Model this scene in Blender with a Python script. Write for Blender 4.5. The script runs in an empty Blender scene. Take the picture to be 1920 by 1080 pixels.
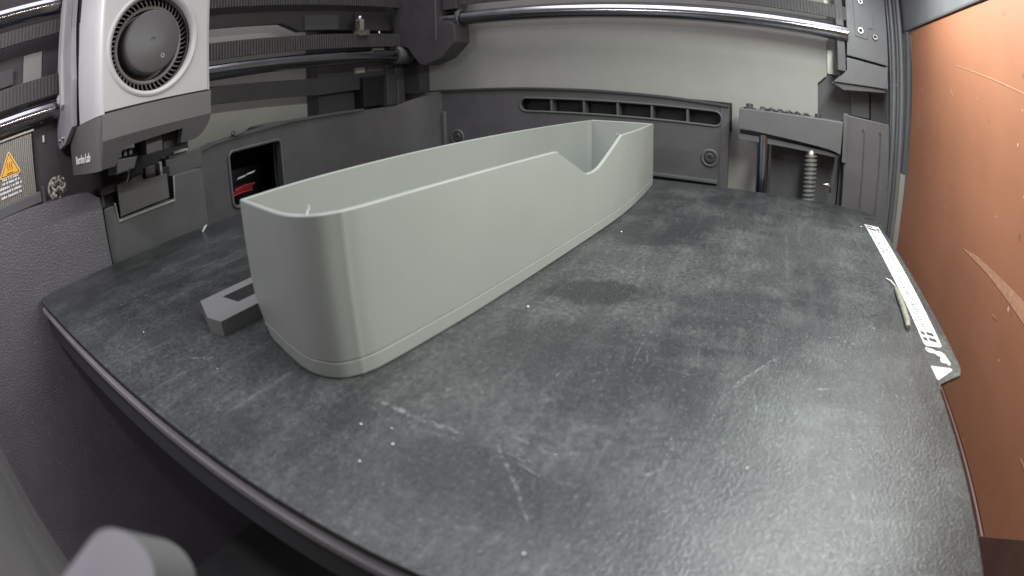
import bpy, bmesh, math, random
from mathutils import Vector, Matrix
random.seed(7)
S = 0.001                      # everything below is written in millimetres

# ------------------------------------------------------------------ camera
scene = bpy.context.scene
cam_data = bpy.data.cameras.new('camera')
cam = bpy.data.objects.new('camera', cam_data)
scene.collection.objects.link(cam)
scene.camera = cam
CAM = Vector((-31.9455, 49.0943, 54.4949))
R = Matrix(((0.45565359, 0.34154938, -0.82202422),
            (-0.88976745, 0.14743228, -0.43194631),
            (-0.02633809, 0.92822828, 0.37107757)))
cam.matrix_world = Matrix.Translation(CAM * S) @ R.to_4x4()
cam_data.type = 'PANO'         # wide-angle webcam lens with barrel distortion
cam_data.sensor_fit = 'HORIZONTAL'
cam_data.sensor_width, cam_data.sensor_height = 19.2, 10.8
cam_data.clip_start, cam_data.clip_end = 0.001, 20.0
lens = cam_data if hasattr(cam_data, 'panorama_type') else cam_data.cycles
lens.panorama_type = 'FISHEYE_LENS_POLYNOMIAL'
lens.fisheye_fov = math.pi
lens.fisheye_polynomial_k0 = 0.0
lens.fisheye_polynomial_k1 = -0.0943026
lens.fisheye_polynomial_k2 = 0.0
lens.fisheye_polynomial_k3 = -0.000120026
lens.fisheye_polynomial_k4 = 0.0
cam_data.dof.use_dof = True
cam_data.dof.focus_distance = 0.23
cam_data.lens = 6.0
cam_data.dof.aperture_fstop = 6.5

# ------------------------------------------------------------------ light
world = bpy.data.worlds.new('World')
scene.world = world
world.use_nodes = True
bgn = world.node_tree.nodes['Background']
bgn.inputs[0].default_value = (0.86, 0.85, 0.93, 1)
bgn.inputs[1].default_value = 0.27

def area(name, loc, target, sx, sy, power, col):
    d = bpy.data.lights.new(name, 'AREA')
    d.shape = 'RECTANGLE'; d.size = sx * S; d.size_y = sy * S; d.energy = power; d.color = col
    o = bpy.data.objects.new(name, d)
    scene.collection.objects.link(o)
    o.location = Vector(loc) * S
    o.rotation_euler = (Vector(target) - Vector(loc)).to_track_quat('-Z', 'Y').to_euler()
    return o
area('chamber_led_bar', (124, 0, 138), (126, 22, 5), 190, 10, 0.76, (0.94, 1.0, 0.97))
area('left_led', (-46, 215, 125), (50, 215, 40), 60, 10, 0.14, (0.97, 0.94, 1.0))
area('room_light_above', (120, 150, 420), (120, 150, 0), 420, 380, 2.1, (0.96, 0.92, 1.0))

scene.view_settings.view_transform = 'Standard'
scene.view_settings.look = 'None'
scene.view_settings.exposure = 0.0
scene.view_settings.gamma = 1.0
scene.view_settings.use_curve_mapping = False

# ------------------------------------------------------------------ materials
def nd(nt, t, **kw):
    n = nt.nodes.new(t)
    for k, v in kw.items():
        setattr(n, k, v)
    return n

def mat(name, col, rough=0.5, metal=0.0, var=0.12, vscale=60.0, bump=0.0, bscale=1500.0,
        stretch=(1, 1, 1), spec=0.5, dust=0.0, rvar=0.08):
    m = bpy.data.materials.new(name)
    m.use_nodes = True
    nt = m.node_tree
    b = nt.nodes['Principled BSDF']
    tc = nd(nt, 'ShaderNodeTexCoord')
    mp = nd(nt, 'ShaderNodeMapping'); mp.inputs['Scale'].default_value = stretch
    nt.links.new(tc.outputs['Object'], mp.inputs[0])
    n = nd(nt, 'ShaderNodeTexNoise'); n.inputs['Scale'].default_value = vscale
    n.inputs['Detail'].default_value = 5; n.inputs['Roughness'].default_value = 0.6
    nt.links.new(mp.outputs[0], n.inputs['Vector'])
    r = nd(nt, 'ShaderNodeMapRange')
    r.inputs[1].default_value, r.inputs[2].default_value = 0.3, 0.7
    r.inputs[3].default_value, r.inputs[4].default_value = 1 - var, 1 + var
    nt.links.new(n.outputs[0], r.inputs[0])
    mx = nd(nt, 'ShaderNodeMix', data_type='RGBA', blend_type='MULTIPLY')
    mx.inputs[0].default_value = 1
    mx.inputs[6].default_value = (*col, 1)
    nt.links.new(r.outputs[0], mx.inputs[7])
    out = mx.outputs[2]
    if dust:
        n2 = nd(nt, 'ShaderNodeTexNoise'); n2.inputs['Scale'].default_value = 900
        n2.inputs['Detail'].default_value = 2
        nt.links.new(tc.outputs['Object'], n2.inputs['Vector'])
        r2 = nd(nt, 'ShaderNodeMapRange')
        r2.inputs[1].default_value, r2.inputs[2].default_value = 0.66, 0.74
        r2.inputs[3].default_value, r2.inputs[4].default_value = 0, dust
        nt.links.new(n2.outputs[0], r2.inputs[0])
        mx2 = nd(nt, 'ShaderNodeMix', data_type='RGBA')
        nt.links.new(r2.outputs[0], mx2.inputs[0]); nt.links.new(out, mx2.inputs[6])
        mx2.inputs[7].default_value = (0.55, 0.53, 0.5, 1)
        out = mx2.outputs[2]
    nt.links.new(out, b.inputs['Base Color'])
    rr = nd(nt, 'ShaderNodeMapRange')
    rr.inputs[1].default_value, rr.inputs[2].default_value = 0.3, 0.7
    rr.inputs[3].default_value, rr.inputs[4].default_value = max(0.02, rough - rvar), min(1, rough + rvar)
    nt.links.new(n.outputs[0], rr.inputs[0]); nt.links.new(rr.outputs[0], b.inputs['Roughness'])
    b.inputs['Metallic'].default_value = metal
    b.inputs['Specular IOR Level'].default_value = spec
    if bump:
        n3 = nd(nt, 'ShaderNodeTexNoise'); n3.inputs['Scale'].default_value = bscale
        n3.inputs['Detail'].default_value = 2
        nt.links.new(tc.outputs['Object'], n3.inputs['Vector'])
        bp = nd(nt, 'ShaderNodeBump'); bp.inputs['Strength'].default_value = bump
        bp.inputs['Distance'].default_value = 0.0004
        nt.links.new(n3.outputs[0], bp.inputs['Height'])
        nt.links.new(bp.outputs[0], b.inputs['Normal'])
    return m

def ground_rod(name, col, axis, rough=0.13):
    # centreless-ground shaft: circumferential marks draw highlights out along its length
    m = mat(name, col, rough, metal=1.0, var=0.04, rvar=0.02)
    nt = m.node_tree; b = nt.nodes['Principled BSDF']
    tg = nd(nt, 'ShaderNodeTangent', direction_type='RADIAL', axis=axis)
    b.inputs['Anisotropic'].default_value = 0.96
    b.inputs['Anisotropic Rotation'].default_value = 0.25
    nt.links.new(tg.outputs[0], b.inputs['Tangent'])
    return m

M = {}
for ax in 'XYZ':
    M['rod' + ax] = ground_rod('ground steel shaft ' + ax, (0.24, 0.24, 0.25) if ax == 'X' else (0.30, 0.35, 0.40) if ax == 'Z' else (0.36, 0.36, 0.37), ax)
M['liner'] = mat('dark moulded plastic', (0.075, 0.072, 0.074), 0.5, var=0.08, bump=0.10, bscale=2500, dust=0.10)
M['liner_rough'] = mat('grained dark plastic', (0.112, 0.104, 0.114), 0.45, var=0.10, bump=1.0, bscale=1100, dust=0.22)
M['dark'] = mat('black plastic', (0.048, 0.045, 0.047), 0.45, var=0.1, bump=0.05)
M['black'] = mat('deep black plastic', (0.008, 0.0075, 0.008), 0.6)
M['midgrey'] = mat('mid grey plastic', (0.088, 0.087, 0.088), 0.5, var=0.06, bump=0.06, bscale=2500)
M['postgrey'] = mat('grey painted post', (0.105, 0.106, 0.112), 0.42, var=0.06, bump=0.05, bscale=2500)
M['panel'] = mat('pale olive grey panel', (0.30, 0.30, 0.272), 0.5, var=0.04, bump=0.02)
M['steelpanel'] = mat('brushed metal strip', (0.42, 0.41, 0.36), 0.35, metal=0.6, var=0.08, stretch=(1, 6, 0.3))
M['chrome'] = mat('polished steel rod', (0.62, 0.62, 0.64), 0.13, metal=1.0, var=0.05, rvar=0.03)
M['darkrod'] = mat('dark polished rod', (0.16, 0.155, 0.165), 0.14, metal=0.95, var=0.06, rvar=0.03)
M['screw'] = mat('zinc screw', (0.42, 0.42, 0.42), 0.30, metal=1.0)
M['threads'] = mat('greasy lead screw steel', (0.24, 0.245, 0.24), 0.32, metal=0.55, var=0.2, vscale=300)
M['belt'] = mat('black rubber belt', (0.058, 0.055, 0.054), 0.55, var=0.2, vscale=300, bump=0.2)
M['cover'] = mat('light grey toolhead shell', (0.42, 0.41, 0.40), 0.42, var=0.03, bump=0.03, bscale=3000)
M['coverlow'] = mat('dark grey toolhead skirt', (0.105, 0.10, 0.10), 0.45, var=0.05, bump=0.04, bscale=3000, dust=0.08)
M['sideplate'] = mat('grey side plate', (0.30, 0.285, 0.30), 0.40, var=0.05)
M['fan'] = mat('fan plastic', (0.075, 0.071, 0.073), 0.45, var=0.06)
M['fanrim'] = mat('fan shroud plastic', (0.21, 0.20, 0.19), 0.45, var=0.05)
M['white'] = mat('white print', (0.72, 0.72, 0.71), 0.5, var=0.03)
M['stripwhite'] = mat('aged white strip print', (0.40, 0.40, 0.395), 0.6, var=0.03)
M['ink'] = mat('black print', (0.012, 0.012, 0.014), 0.6)
M['inkpale'] = mat('worn green-grey print', (0.035, 0.045, 0.032), 0.6, var=0.3, vscale=900)
M['amber'] = mat('amber warning print', (0.86, 0.42, 0.045), 0.5, var=0.05)
M['amberpale'] = mat('pale amber border', (0.90, 0.58, 0.20), 0.5, var=0.05)
M['ribbed'] = mat('ribbed aluminium', (0.30, 0.285, 0.26), 0.38, metal=0.5, var=0.12, vscale=900)
M['brass'] = mat('plated fitting', (0.62, 0.58, 0.50), 0.22, metal=1.0)
M['red'] = mat('red cable jacket', (0.42, 0.035, 0.035), 0.45)
M['beige'] = mat('tangled tan filament', (0.26, 0.23, 0.19), 0.55, var=0.25, vscale=500)
M['olivestick'] = mat('olive filament scrap', (0.15, 0.148, 0.115), 0.55, var=0.25, vscale=500)
M['crumb'] = mat('white plastic crumb', (0.85, 0.85, 0.82), 0.35)
M['bedmetal'] = mat('grey bed edge', (0.24, 0.222, 0.23), 0.6, metal=0.0, var=0.25, vscale=120, stretch=(1, 0.2, 1))
M['bedside'] = mat('dark bed side', (0.045, 0.042, 0.045), 0.6, var=0.1)
M['tab'] = mat('lit grey plastic tab', (0.15, 0.142, 0.165), 0.6, var=0.03)  # paler grey paints the light falling on the tab's face
M['brown'] = mat('dark brown rail', (0.075, 0.036, 0.028), 0.5, var=0.12)

# printed plastic with fine horizontal layers
def layered(name, col):
    m = mat(name, col, 0.34, var=0.04, vscale=25)
    nt = m.node_tree; b = nt.nodes['Principled BSDF']
    tc = nd(nt, 'ShaderNodeTexCoord')
    w = nd(nt, 'ShaderNodeTexWave', wave_type='BANDS', bands_direction='Z')
    w.inputs['Scale'].default_value = 800; w.inputs['Distortion'].default_value = 0.6
    nt.links.new(tc.outputs['Object'], w.inputs['Vector'])
    mp = nd(nt, 'ShaderNodeMapping'); mp.inputs['Scale'].default_value = (12, 12, 1400)
    nt.links.new(tc.outputs['Object'], mp.inputs[0])
    n = nd(nt, 'ShaderNodeTexNoise'); n.inputs['Scale'].default_value = 1.0; n.inputs['Detail'].default_value = 4
    nt.links.new(mp.outputs[0], n.inputs['Vector'])
    ad = nd(nt, 'ShaderNodeMath', operation='ADD')
    nt.links.new(w.outputs['Fac'], ad.inputs[0]); nt.links.new(n.outputs[0], ad.inputs[1])
    bp = nd(nt, 'ShaderNodeBump'); bp.inputs['Strength'].default_value = 0.11; bp.inputs['Distance'].default_value = 0.00012
    nt.links.new(ad.outputs[0], bp.inputs['Height']); nt.links.new(bp.outputs[0], b.inputs['Normal'])
    return m
M['print'] = layered('grey-green printed plastic', (0.247, 0.262, 0.24))
M['print2'] = layered('grey printed plastic', (0.145, 0.146, 0.143))

# textured build sheet: charcoal, dust film, streaks, smears, sparkling grain
def plate_material():
    m = bpy.data.materials.new('textured build sheet'); m.use_nodes = True
    nt = m.node_tree; b = nt.nodes['Principled BSDF']; L = nt.links.new
    geo = nd(nt, 'ShaderNodeNewGeometry')          # world position in metres
    pos = geo.outputs['Position']
    def noise(scale, detail=4, rough=0.6, st=None, rot=0):
        v = pos
        if st or rot:
            mp = nd(nt, 'ShaderNodeMapping'); mp.inputs['Scale'].default_value = st or (1, 1, 1)
            mp.inputs['Rotation'].default_value = (0, 0, rot); L(pos, mp.inputs[0]); v = mp.outputs[0]
        n = nd(nt, 'ShaderNodeTexNoise'); n.inputs['Scale'].default_value = scale
        n.inputs['Detail'].default_value = detail; n.inputs['Roughness'].default_value = rough
        L(v, n.inputs['Vector']); return n.outputs[0]
    def rng(x, a, c, lo=0.0, hi=1.0):
        r = nd(nt, 'ShaderNodeMapRange')
        for i, q in enumerate((a, c, lo, hi)): r.inputs[i + 1].default_value = q
        L(x, r.inputs[0]); return r.outputs[0]
    def mth(op, a, c):
        n = nd(nt, 'ShaderNodeMath', operation=op)
        for i, q in enumerate((a, c)):
            if isinstance(q, (int, float)): n.inputs[i].default_value = q
            else: L(q, n.inputs[i])
        return n.outputs[0]
    def ell(cx, cy, ax, ay, rot):
        mp = nd(nt, 'ShaderNodeMapping', vector_type='TEXTURE')
        mp.inputs['Location'].default_value = (cx * S, cy * S, 0)
        mp.inputs['Rotation'].default_value = (0, 0, rot)
        mp.inputs['Scale'].default_value = (ax * S, ay * S, 1)
        L(pos, mp.inputs[0])
        ln = nd(nt, 'ShaderNodeVectorMath', operation='LENGTH'); L(mp.outputs[0], ln.inputs[0])
        d = mth('ADD', ln.outputs['Value'], mth('MULTIPLY', mth('SUBTRACT', noise(260, 3), 0.5), 1.1))
        return rng(d, 0.72, 1.05, 1.0, 0.0)
    cloud = mth('ADD', mth('MULTIPLY', rng(noise(9, 5, 0.6), 0.42, 0.60), 0.70), mth('MULTIPLY', rng(noise(42, 5, 0.7), 0.47, 0.62), 0.55))
    streak = rng(noise(34, 6, 0.7, (0.35, 3.2, 1), 0.35), 0.50, 0.78)
    streak2 = rng(noise(44, 6, 0.7, (3.0, 0.5, 1), 0.25), 0.54, 0.80)
    fine = rng(noise(620, 4, 0.75), 0.36, 0.74)
    hatch = mth('MAXIMUM', rng(noise(150, 4, 0.7, (0.10, 3.0, 1), 0.5), 0.60, 0.74), rng(noise(150, 4, 0.7, (0.10, 3.0, 1), 2.2), 0.62, 0.76))
    speck = mth('MAXIMUM', rng(noise(1000, 2, 0.5), 0.63, 0.72), mth('MULTIPLY', rng(noise(2100, 1, 0.5), 0.60, 0.70), 0.7))
    film = mth('MULTIPLY', mth('ADD', mth('MULTIPLY', cloud, 0.42), mth('ADD', mth('MULTIPLY', streak, 0.30), mth('MULTIPLY', streak2, 0.18))), mth('ADD', mth('MULTIPLY', fine, 1.1), 0.25))
    smear = mth('MAXIMUM', ell(95, 92, 14, 9, -1.17), mth('MULTIPLY', ell(146, 91, 12, 8, -1.2), 0.75))
    smear = mth('MAXIMUM', smear, mth('MULTIPLY', ell(20, 84, 15, 9, 1.4), 0.6))
    film = mth('MULTIPLY', film, mth('SUBTRACT', 1.0, mth('MULTIPLY', smear, 0.92)))
    chalk = ell(16, 176, 15, 7, 1.1)
    chalk2 = ell(60, 222, 40, 13, -0.05)
    film = mth('ADD', film, mth('MULTIPLY', mth('MAXIMUM', mth('MULTIPLY', chalk, 0.5), mth('MULTIPLY', chalk2, 0.5)), mth('MULTIPLY', fine, streak)))
    film = mth('ADD', film, mth('MULTIPLY', hatch, mth('MULTIPLY', cloud, 0.35)))
    film = mth('MINIMUM', mth('ADD', mth('MULTIPLY', film, 0.95), mth('MULTIPLY', speck, 0.40)), 1.0)
    mx = nd(nt, 'ShaderNodeMix', data_type='RGBA'); L(film, mx.inputs[0])
    mx.inputs[6].default_value = (0.014, 0.0155, 0.0165, 1); mx.inputs[7].default_value = (0.145, 0.158, 0.151, 1)
    L(mx.outputs[2], b.inputs['Base Color'])
    L(mth('SUBTRACT', 0.29, mth('MULTIPLY', smear, 0.04)), b.inputs['Roughness'])
    b.inputs['Specular IOR Level'].default_value = 0.48
    grain = mth('ADD', mth('MULTIPLY', noise(1300, 2, 0.5), 0.6), mth('MULTIPLY', noise(2600, 2), 0.8))
    bp = nd(nt, 'ShaderNodeBump'); bp.inputs['Strength'].default_value = 0.5; bp.inputs['Distance'].default_value = 0.0003
    L(grain, bp.inputs['Height']); L(bp.outputs[0], b.inputs['Normal'])
    return m
M['sheet'] = plate_material()

# dusty, scratched orange-brown film on the door
def door_material():
    m = mat('dusty orange-brown door film', (0.24, 0.10, 0.053), 0.65, var=0.16, spec=0.3, vscale=9, bump=0.05, bscale=600)
    nt = m.node_tree; b = nt.nodes['Principled BSDF']; L = nt.links.new
    tc = nd(nt, 'ShaderNodeTexCoord')
    col = b.inputs['Base Color'].links[0].from_socket
    for sc, lo, hi, amt, c in ((180, 0.74, 0.78, 0.6, (0.13, 0.05, 0.025, 1)), (260, 0.76, 0.79, 0.7, (0.62, 0.40, 0.30, 1))):
        n = nd(nt, 'ShaderNodeTexNoise'); n.inputs['Scale'].default_value = sc; n.inputs['Detail'].default_value = 1
        L(tc.outputs['Object'], n.inputs['Vector'])
        r = nd(nt, 'ShaderNodeMapRange')
        for i, q in enumerate((lo, hi, 0, amt)): r.inputs[i + 1].default_value = q
        L(n.outputs[0], r.inputs[0])
        mx = nd(nt, 'ShaderNodeMix', data_type='RGBA'); L(r.outputs[0], mx.inputs[0]); L(col, mx.inputs[6]); mx.inputs[7].default_value = c
        col = mx.outputs[2]
    L(col, b.inputs['Base Color'])
    return m
M['door'] = door_material()
M['doorscratch'] = mat('pale scratch', (0.34, 0.175, 0.105), 0.6, var=0.2, vscale=400)

def scratch_material():
    m = mat('chalky scratch', (0.34, 0.35, 0.35), 0.7, var=0.3, vscale=700)
    nt = m.node_tree; b = nt.nodes['Principled BSDF']
    tc = nd(nt, 'ShaderNodeTexCoord')
    n = nd(nt, 'ShaderNodeTexNoise'); n.inputs['Scale'].default_value = 900; n.inputs['Detail'].default_value = 3
    nt.links.new(tc.outputs['Object'], n.inputs['Vector'])
    r = nd(nt, 'ShaderNodeMapRange')
    for i, q in enumerate((0.44, 0.68, 0.0, 0.42)): r.inputs[i + 1].default_value = q
    nt.links.new(n.outputs[0], r.inputs[0]); nt.links.new(r.outputs[0], b.inputs['Alpha'])
    return m
M['scratch'] = scratch_material()

# ------------------------------------------------------------------ building helpers
ORG = {}
def obj(name, bm, m, parent=None, origin=None, smooth=None):
    """link a bmesh written in world millimetres as one mesh object"""
    if parent is not None:
        org = ORG[parent.name]
    elif origin is not None:
        org = Vector(origin)
    else:
        xs = [v.co for v in bm.verts]
        lo = Vector([min(c[i] for c in xs) for i in range(3)]); hi = Vector([max(c[i] for c in xs) for i in range(3)])
        org = Vector(((lo.x + hi.x) / 2, (lo.y + hi.y) / 2, lo.z))
    for v in bm.verts:
        v.co = (v.co - org) * S
    bmesh.ops.recalc_face_normals(bm, faces=bm.faces[:])
    me = bpy.data.meshes.new(name)
    bm.to_mesh(me); bm.free()
    if smooth:
        for p in me.polygons: p.use_smooth = True
        try: me.set_sharp_from_angle(angle=math.radians(smooth))
        except Exception: pass
    me.materials.append(M[m])
    o = bpy.data.objects.new(name, me)
    scene.collection.objects.link(o)
    if parent is not None:
        o.parent = parent
    else:
        o.location = org * S
    ORG[o.name] = org
    return o

def tag(o, label=None, cat=None, group=None, kind=None):
    if label: o['label'] = label
    if cat: o['category'] = cat
    if group: o['group'] = group
    if kind: o['kind'] = kind
    return o

def thing(name, base, label, cat, group=None):
    o = bpy.data.objects.new(name, None)
    o.empty_display_size = 0.005
    scene.collection.objects.link(o)
    o.location = Vector(base) * S
    ORG[o.name] = Vector(base)
    return tag(o, label, cat, group)

def BM(): return bmesh.new()

def box(bm, lo, hi, bevel=0.0, seg=2):
    vs = [bm.verts.new((x, y, z)) for x in (lo[0], hi[0]) for y in (lo[1], hi[1]) for z in (lo[2], hi[2])]
    F = ((0, 1, 3, 2), (4, 6, 7, 5), (0, 4, 5, 1), (2, 3, 7, 6), (0, 2, 6, 4), (1, 5, 7, 3))
    fs = [bm.faces.new([vs[i] for i in f]) for f in F]
    if bevel:
        es = list({e for f in fs for e in f.edges})
        bmesh.ops.bevel(bm, geom=es, offset=bevel, segments=seg, profile=0.6, affect='EDGES')
    return bm

def to3(axis, u, v, w):
    # axis 0: (u,v)=(y,z); 1: (x,z); 2: (x,y)
    return {0: (w, u, v), 1: (u, w, v), 2: (u, v, w)}[axis]

def extr(bm, axis, pts, a, b, holes=(), bevel=0.0):
    """polygon (with holes) in the plane across an axis, extruded from a to b"""
    if not holes:
        v0 = [bm.verts.new(to3(axis, *q, a)) for q in pts]
        v1 = [bm.verts.new(to3(axis, *q, b)) for q in pts]
        f0 = bm.faces.new(v0); f1 = bm.faces.new(v1[::-1])
        n = len(pts)
        for i in range(n):
            bm.faces.new((v0[i], v0[(i + 1) % n], v1[(i + 1) % n], v1[i]))
        if bevel:
            es = list(set(f0.edges) | set(f1.edges))
            bmesh.ops.bevel(bm, geom=es, offset=bevel, segments=2, profile=0.6, affect='EDGES')
        return bm
    loops = [pts] + list(holes)
    caps = []
    for w in (a, b):
        ev = []; cap = []
        for lp in loops:
            vs = [bm.verts.new(to3(axis, *q, w)) for q in lp]
            cap.append(vs)
            ev += [bm.edges.new((vs[i], vs[(i + 1) % len(vs)])) for i in range(len(vs))]
        bmesh.ops.triangle_fill(bm, use_beauty=True, use_dissolve=False, edges=ev)
        caps.append(cap)
    for l0, l1 in zip(*caps):
        n = len(l0)
        for i in range(n):
            bm.faces.new((l0[i], l0[(i + 1) % n], l1[(i + 1) % n], l1[i]))
    return bm

def circ(cx, cy, r, n=32, a0=0.0):
    return [(cx + r * math.cos(a0 + 2 * math.pi * i / n), cy + r * math.sin(a0 + 2 * math.pi * i / n)) for i in range(n)]

def rrect(x0, y0, x1, y1, r, n=6):
    out = []
    for cx, cy, a in ((x1 - r, y1 - r, 0), (x0 + r, y1 - r, 90), (x0 + r, y0 + r, 180), (x1 - r, y0 + r, 270)):
        for i in range(n + 1):
            t = math.radians(a + 90 * i / n)
            out.append((cx + r * math.cos(t), cy + r * math.sin(t)))
    return out

def tube(bm, path, r, n=10, closed=False, cap=True):
    path = [Vector(q) for q in path]
    rings = []
    N = len(path)
    prev = None
    for i, q in enumerate(path):
        if closed: t = path[(i + 1) % N] - path[i - 1]
        else: t = path[min(i + 1, N - 1)] - path[max(i - 1, 0)]
        t.normalize()
        if prev is None:
            u = t.orthogonal().normalized()
        else:
            u = (prev - t * prev.dot(t)).normalized()
        prev = u
        w = t.cross(u)
        rr = r[i] if isinstance(r, (list, tuple)) else r
        rings.append([bm.verts.new(q + (u * math.cos(2 * math.pi * k / n) + w * math.sin(2 * math.pi * k / n)) * rr) for k in range(n)])
    for i in range(N if closed else N - 1):
        A, B = rings[i], rings[(i + 1) % N]
        for k in range(n):
            bm.faces.new((A[k], A[(k + 1) % n], B[(k + 1) % n], B[k]))
    if cap and not closed:
        bm.faces.new(rings[0]); bm.faces.new(rings[-1][::-1])
    return bm

def lathe(bm, origin, axis, prof, n=32, ring=False):
    """prof: list of (radius, distance along axis)"""
    ax = Vector(axis).normalized(); u = ax.orthogonal().normalized(); w = ax.cross(u); o = Vector(origin)
    rings = []
    for r, d in prof:
        rings.append([bm.verts.new(o + ax * d + (u * math.cos(2 * math.pi * k / n) + w * math.sin(2 * math.pi * k / n)) * max(r, 1e-3)) for k in range(n)])
    for A, B in zip(rings, rings[1:]):
        for k in range(n):
            bm.faces.new((A[k], A[(k + 1) % n], B[(k + 1) % n], B[k]))
    if ring:
        A, B = rings[-1], rings[0]
        for k in range(n):
            bm.faces.new((A[k], A[(k + 1) % n], B[(k + 1) % n], B[k]))
    else:
        bm.faces.new(rings[0]); bm.faces.new(rings[-1][::-1])
    return bm

def screw(name, o, axis, r, parent, m='screw', h=1.2):
    bm = lathe(BM(), o, axis, [(r, 0), (r, h * 0.6), (r * 0.85, h), (r * 0.5, h), (r * 0.42, h * 0.3), (0.01, h * 0.3)], 20)
    q = obj(name, bm, m, parent, smooth=40)
    if parent.type == 'EMPTY':
        a = Vector(axis).normalized()
        obj('screw_socket', lathe(BM(), Vector(o) + a * h * 0.32, axis, [(r * 0.4, 0), (r * 0.4, 0.06)], 12), 'black', q)
    return q

def catmull(pts, n):
    P = [Vector((*q, 0)) for q in pts]; P = [2 * P[0] - P[1]] + P + [2 * P[-1] - P[-2]]
    out = []
    for i in range(1, len(P) - 2):
        for k in range(n):
            t = k / n
            q = 0.5 * ((2 * P[i]) + (P[i + 1] - P[i - 1]) * t + (2 * P[i - 1] - 5 * P[i] + 4 * P[i + 1] - P[i + 2]) * t * t + (-P[i - 1] + 3 * P[i] - 3 * P[i + 1] + P[i + 2]) * t ** 3)
            out.append((q.x, q.y))
    out.append((P[-2].x, P[-2].y))
    return out

# ================================================================== SETTING
# ---- chamber floor and left wall
o = obj('floor', box(BM(), (-60, -45, -182), (330, 335, -176)), 'liner'); tag(o, kind='structure', label='black chamber floor below the build plate')
o = obj('left_wall', box(BM(), (-48, -60, -176), (-40, 150, 62), 1.2), 'coverlow'); tag(o, kind='structure', label='grey chamber wall beside the camera')

# ---- rear wall: moulded liner with a recessed opening
rear = obj('rear_wall', extr(BM(), 1, [(107.5, -177), (241, -177), (241, 38.5), (240, 38.5), (180, 39.5), (124, 37), (107.5, 34)], 305, 309,
           holes=[rrect(134.5, 0, 172.5, 30, 3)]), 'liner')
tag(rear, kind='structure', label='dark moulded rear wall of the chamber with a square opening')
bm = tube(BM(), [(x, 304.6, z) for x, z in rrect(133.6, -0.8, 173.4, 30.8, 3.6)], 1.0, 8, closed=True)
obj('opening_rim', bm, 'midgrey', rear, smooth=60)
bm = extr(BM(), 1, rrect(130, -8, 206, 34, 3), 309.2, 348, holes=[rrect(132.5, -5, 203, 32, 3)])
box(bm, (129, 348.2, -9), (207, 350, 34.5))
obj('opening_recess', bm, 'black', rear)
obj('opening_post', box(BM(), (173.6, 312, -1), (175.2, 314, 31), 0.4), 'midgrey', rear)
obj('wall_top_lip', extr(BM(), 1, [(107.5, 34.0), (124, 37), (180, 39.5), (240, 38.5), (248, 38.4), (248, 39.8), (240, 39.9), (180, 41), (124, 38.4), (107.5, 35.4)], 303.6, 311), 'liner', rear)
bm = BM()
arc_in = []; arc_out = []
for k in range(17):
    t_ = k / 16
    arc_in.append((240 * (1 - t_) ** 2 + 2 * t_ * (1 - t_) * 291 + 300.02 * t_ ** 2, 305.02 * (1 - t_) ** 2 + 2 * t_ * (1 - t_) * 303 + 275.0 * t_ ** 2))
    arc_out.append((arc_in[-1][0] + 3.5 * t_, arc_in[-1][1] + 3.5 * (1 - t_) + 0.5))
P_ = arc_in + arc_out[::-1]
hz = [38.5 + (45.8 - 38.5) * max(0.0, (k / 16 - 0.45) / 0.55) ** 0.7 for k in range(17)]
vlo = [bm.verts.new((x, y, -177)) for x, y in P_]; vhi = [bm.verts.new((x, y, z)) for (x, y), z in zip(P_, hz + hz[::-1])]
bm.faces.new(vlo)
for k in range(16):
    bm.faces.new((vhi[k], vhi[k + 1], vhi[32 - k], vhi[33 - k]))
for i in range(34):
    j = (i + 1) % 34; bm.faces.new((vlo[i], vlo[j], vhi[j], vhi[i]))
obj('corner_facet', bm, 'liner', rear, smooth=40)
# upper rear panel, pale, seen between the gantry parts
rp = obj('rear_panel', box(BM(), (-70, 331, 35), (224, 334, 150)), 'panel'); tag(rp, kind='structure', label='pale upper rear panel behind the gantry')
lb = obj('rear_left_block', box(BM(), (-70, 320, 60), (33, 324, 150), 0.4), 'dark'); tag(lb, kind='structure', label='black rear block behind the belts left of the toolhead')
obj('block_window', box(BM(), (10.8, 318.6, 94.4), (22.2, 320.2, 109.4), 0.2), 'panel', lb)
obj('block_step', box(BM(), (-70, 314, 96), (4, 319.8, 104), 0.4), 'liner', lb)
obj('block_step', box(BM(), (-70, 312, 90), (8.6, 319.8, 93), 0.4), 'midgrey', lb)
tb = obj('tool_backing', box(BM(), (52, 306, 30), (108, 312, 46), 0.4), 'black'); tag(tb, kind='structure', label='black backing behind the purge chute')
# corner blocks at the back
rc = obj('rear_corner', extr(BM(), 1, [(220, 30), (330, 30), (330, 130), (221, 130)], 319, 331), 'dark'); tag(rc, kind='structure', label='black rear corner column')
obj('corner_step', box(BM(), (300.4, 294.5, 46), (312.8, 318.6, 100), 0.5), 'dark', rc)
obj('corner_step', box(BM(), (255, 309.5, 40), (276, 318.8, 62), 0.5), 'black', rc)
obj('corner_step', box(BM(), (276.3, 306, 39), (287.4, 318.8, 62.5), 0.5), 'dark', rc)
obj('corner_edge', box(BM(), (287.7, 305, 36), (288.6, 318.5, 58), 0.2), 'midgrey', rc)
obj('corner_step', box(BM(), (289, 308, 40), (299.5, 318.8, 70), 0.5), 'liner', rc)
obj('corner_window', box(BM(), (256, 317.4, 60.5), (266, 319.2, 69.5), 0.2), 'panel', rc)
obj('corner_window', box(BM(), (267, 316.5, 60.5), (286, 319.1, 69.5), 0.3), 'liner', rc)
obj('corner_window', box(BM(), (288, 315.5, 59), (302, 319.1, 69.5), 0.3), 'liner', rc)

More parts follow.
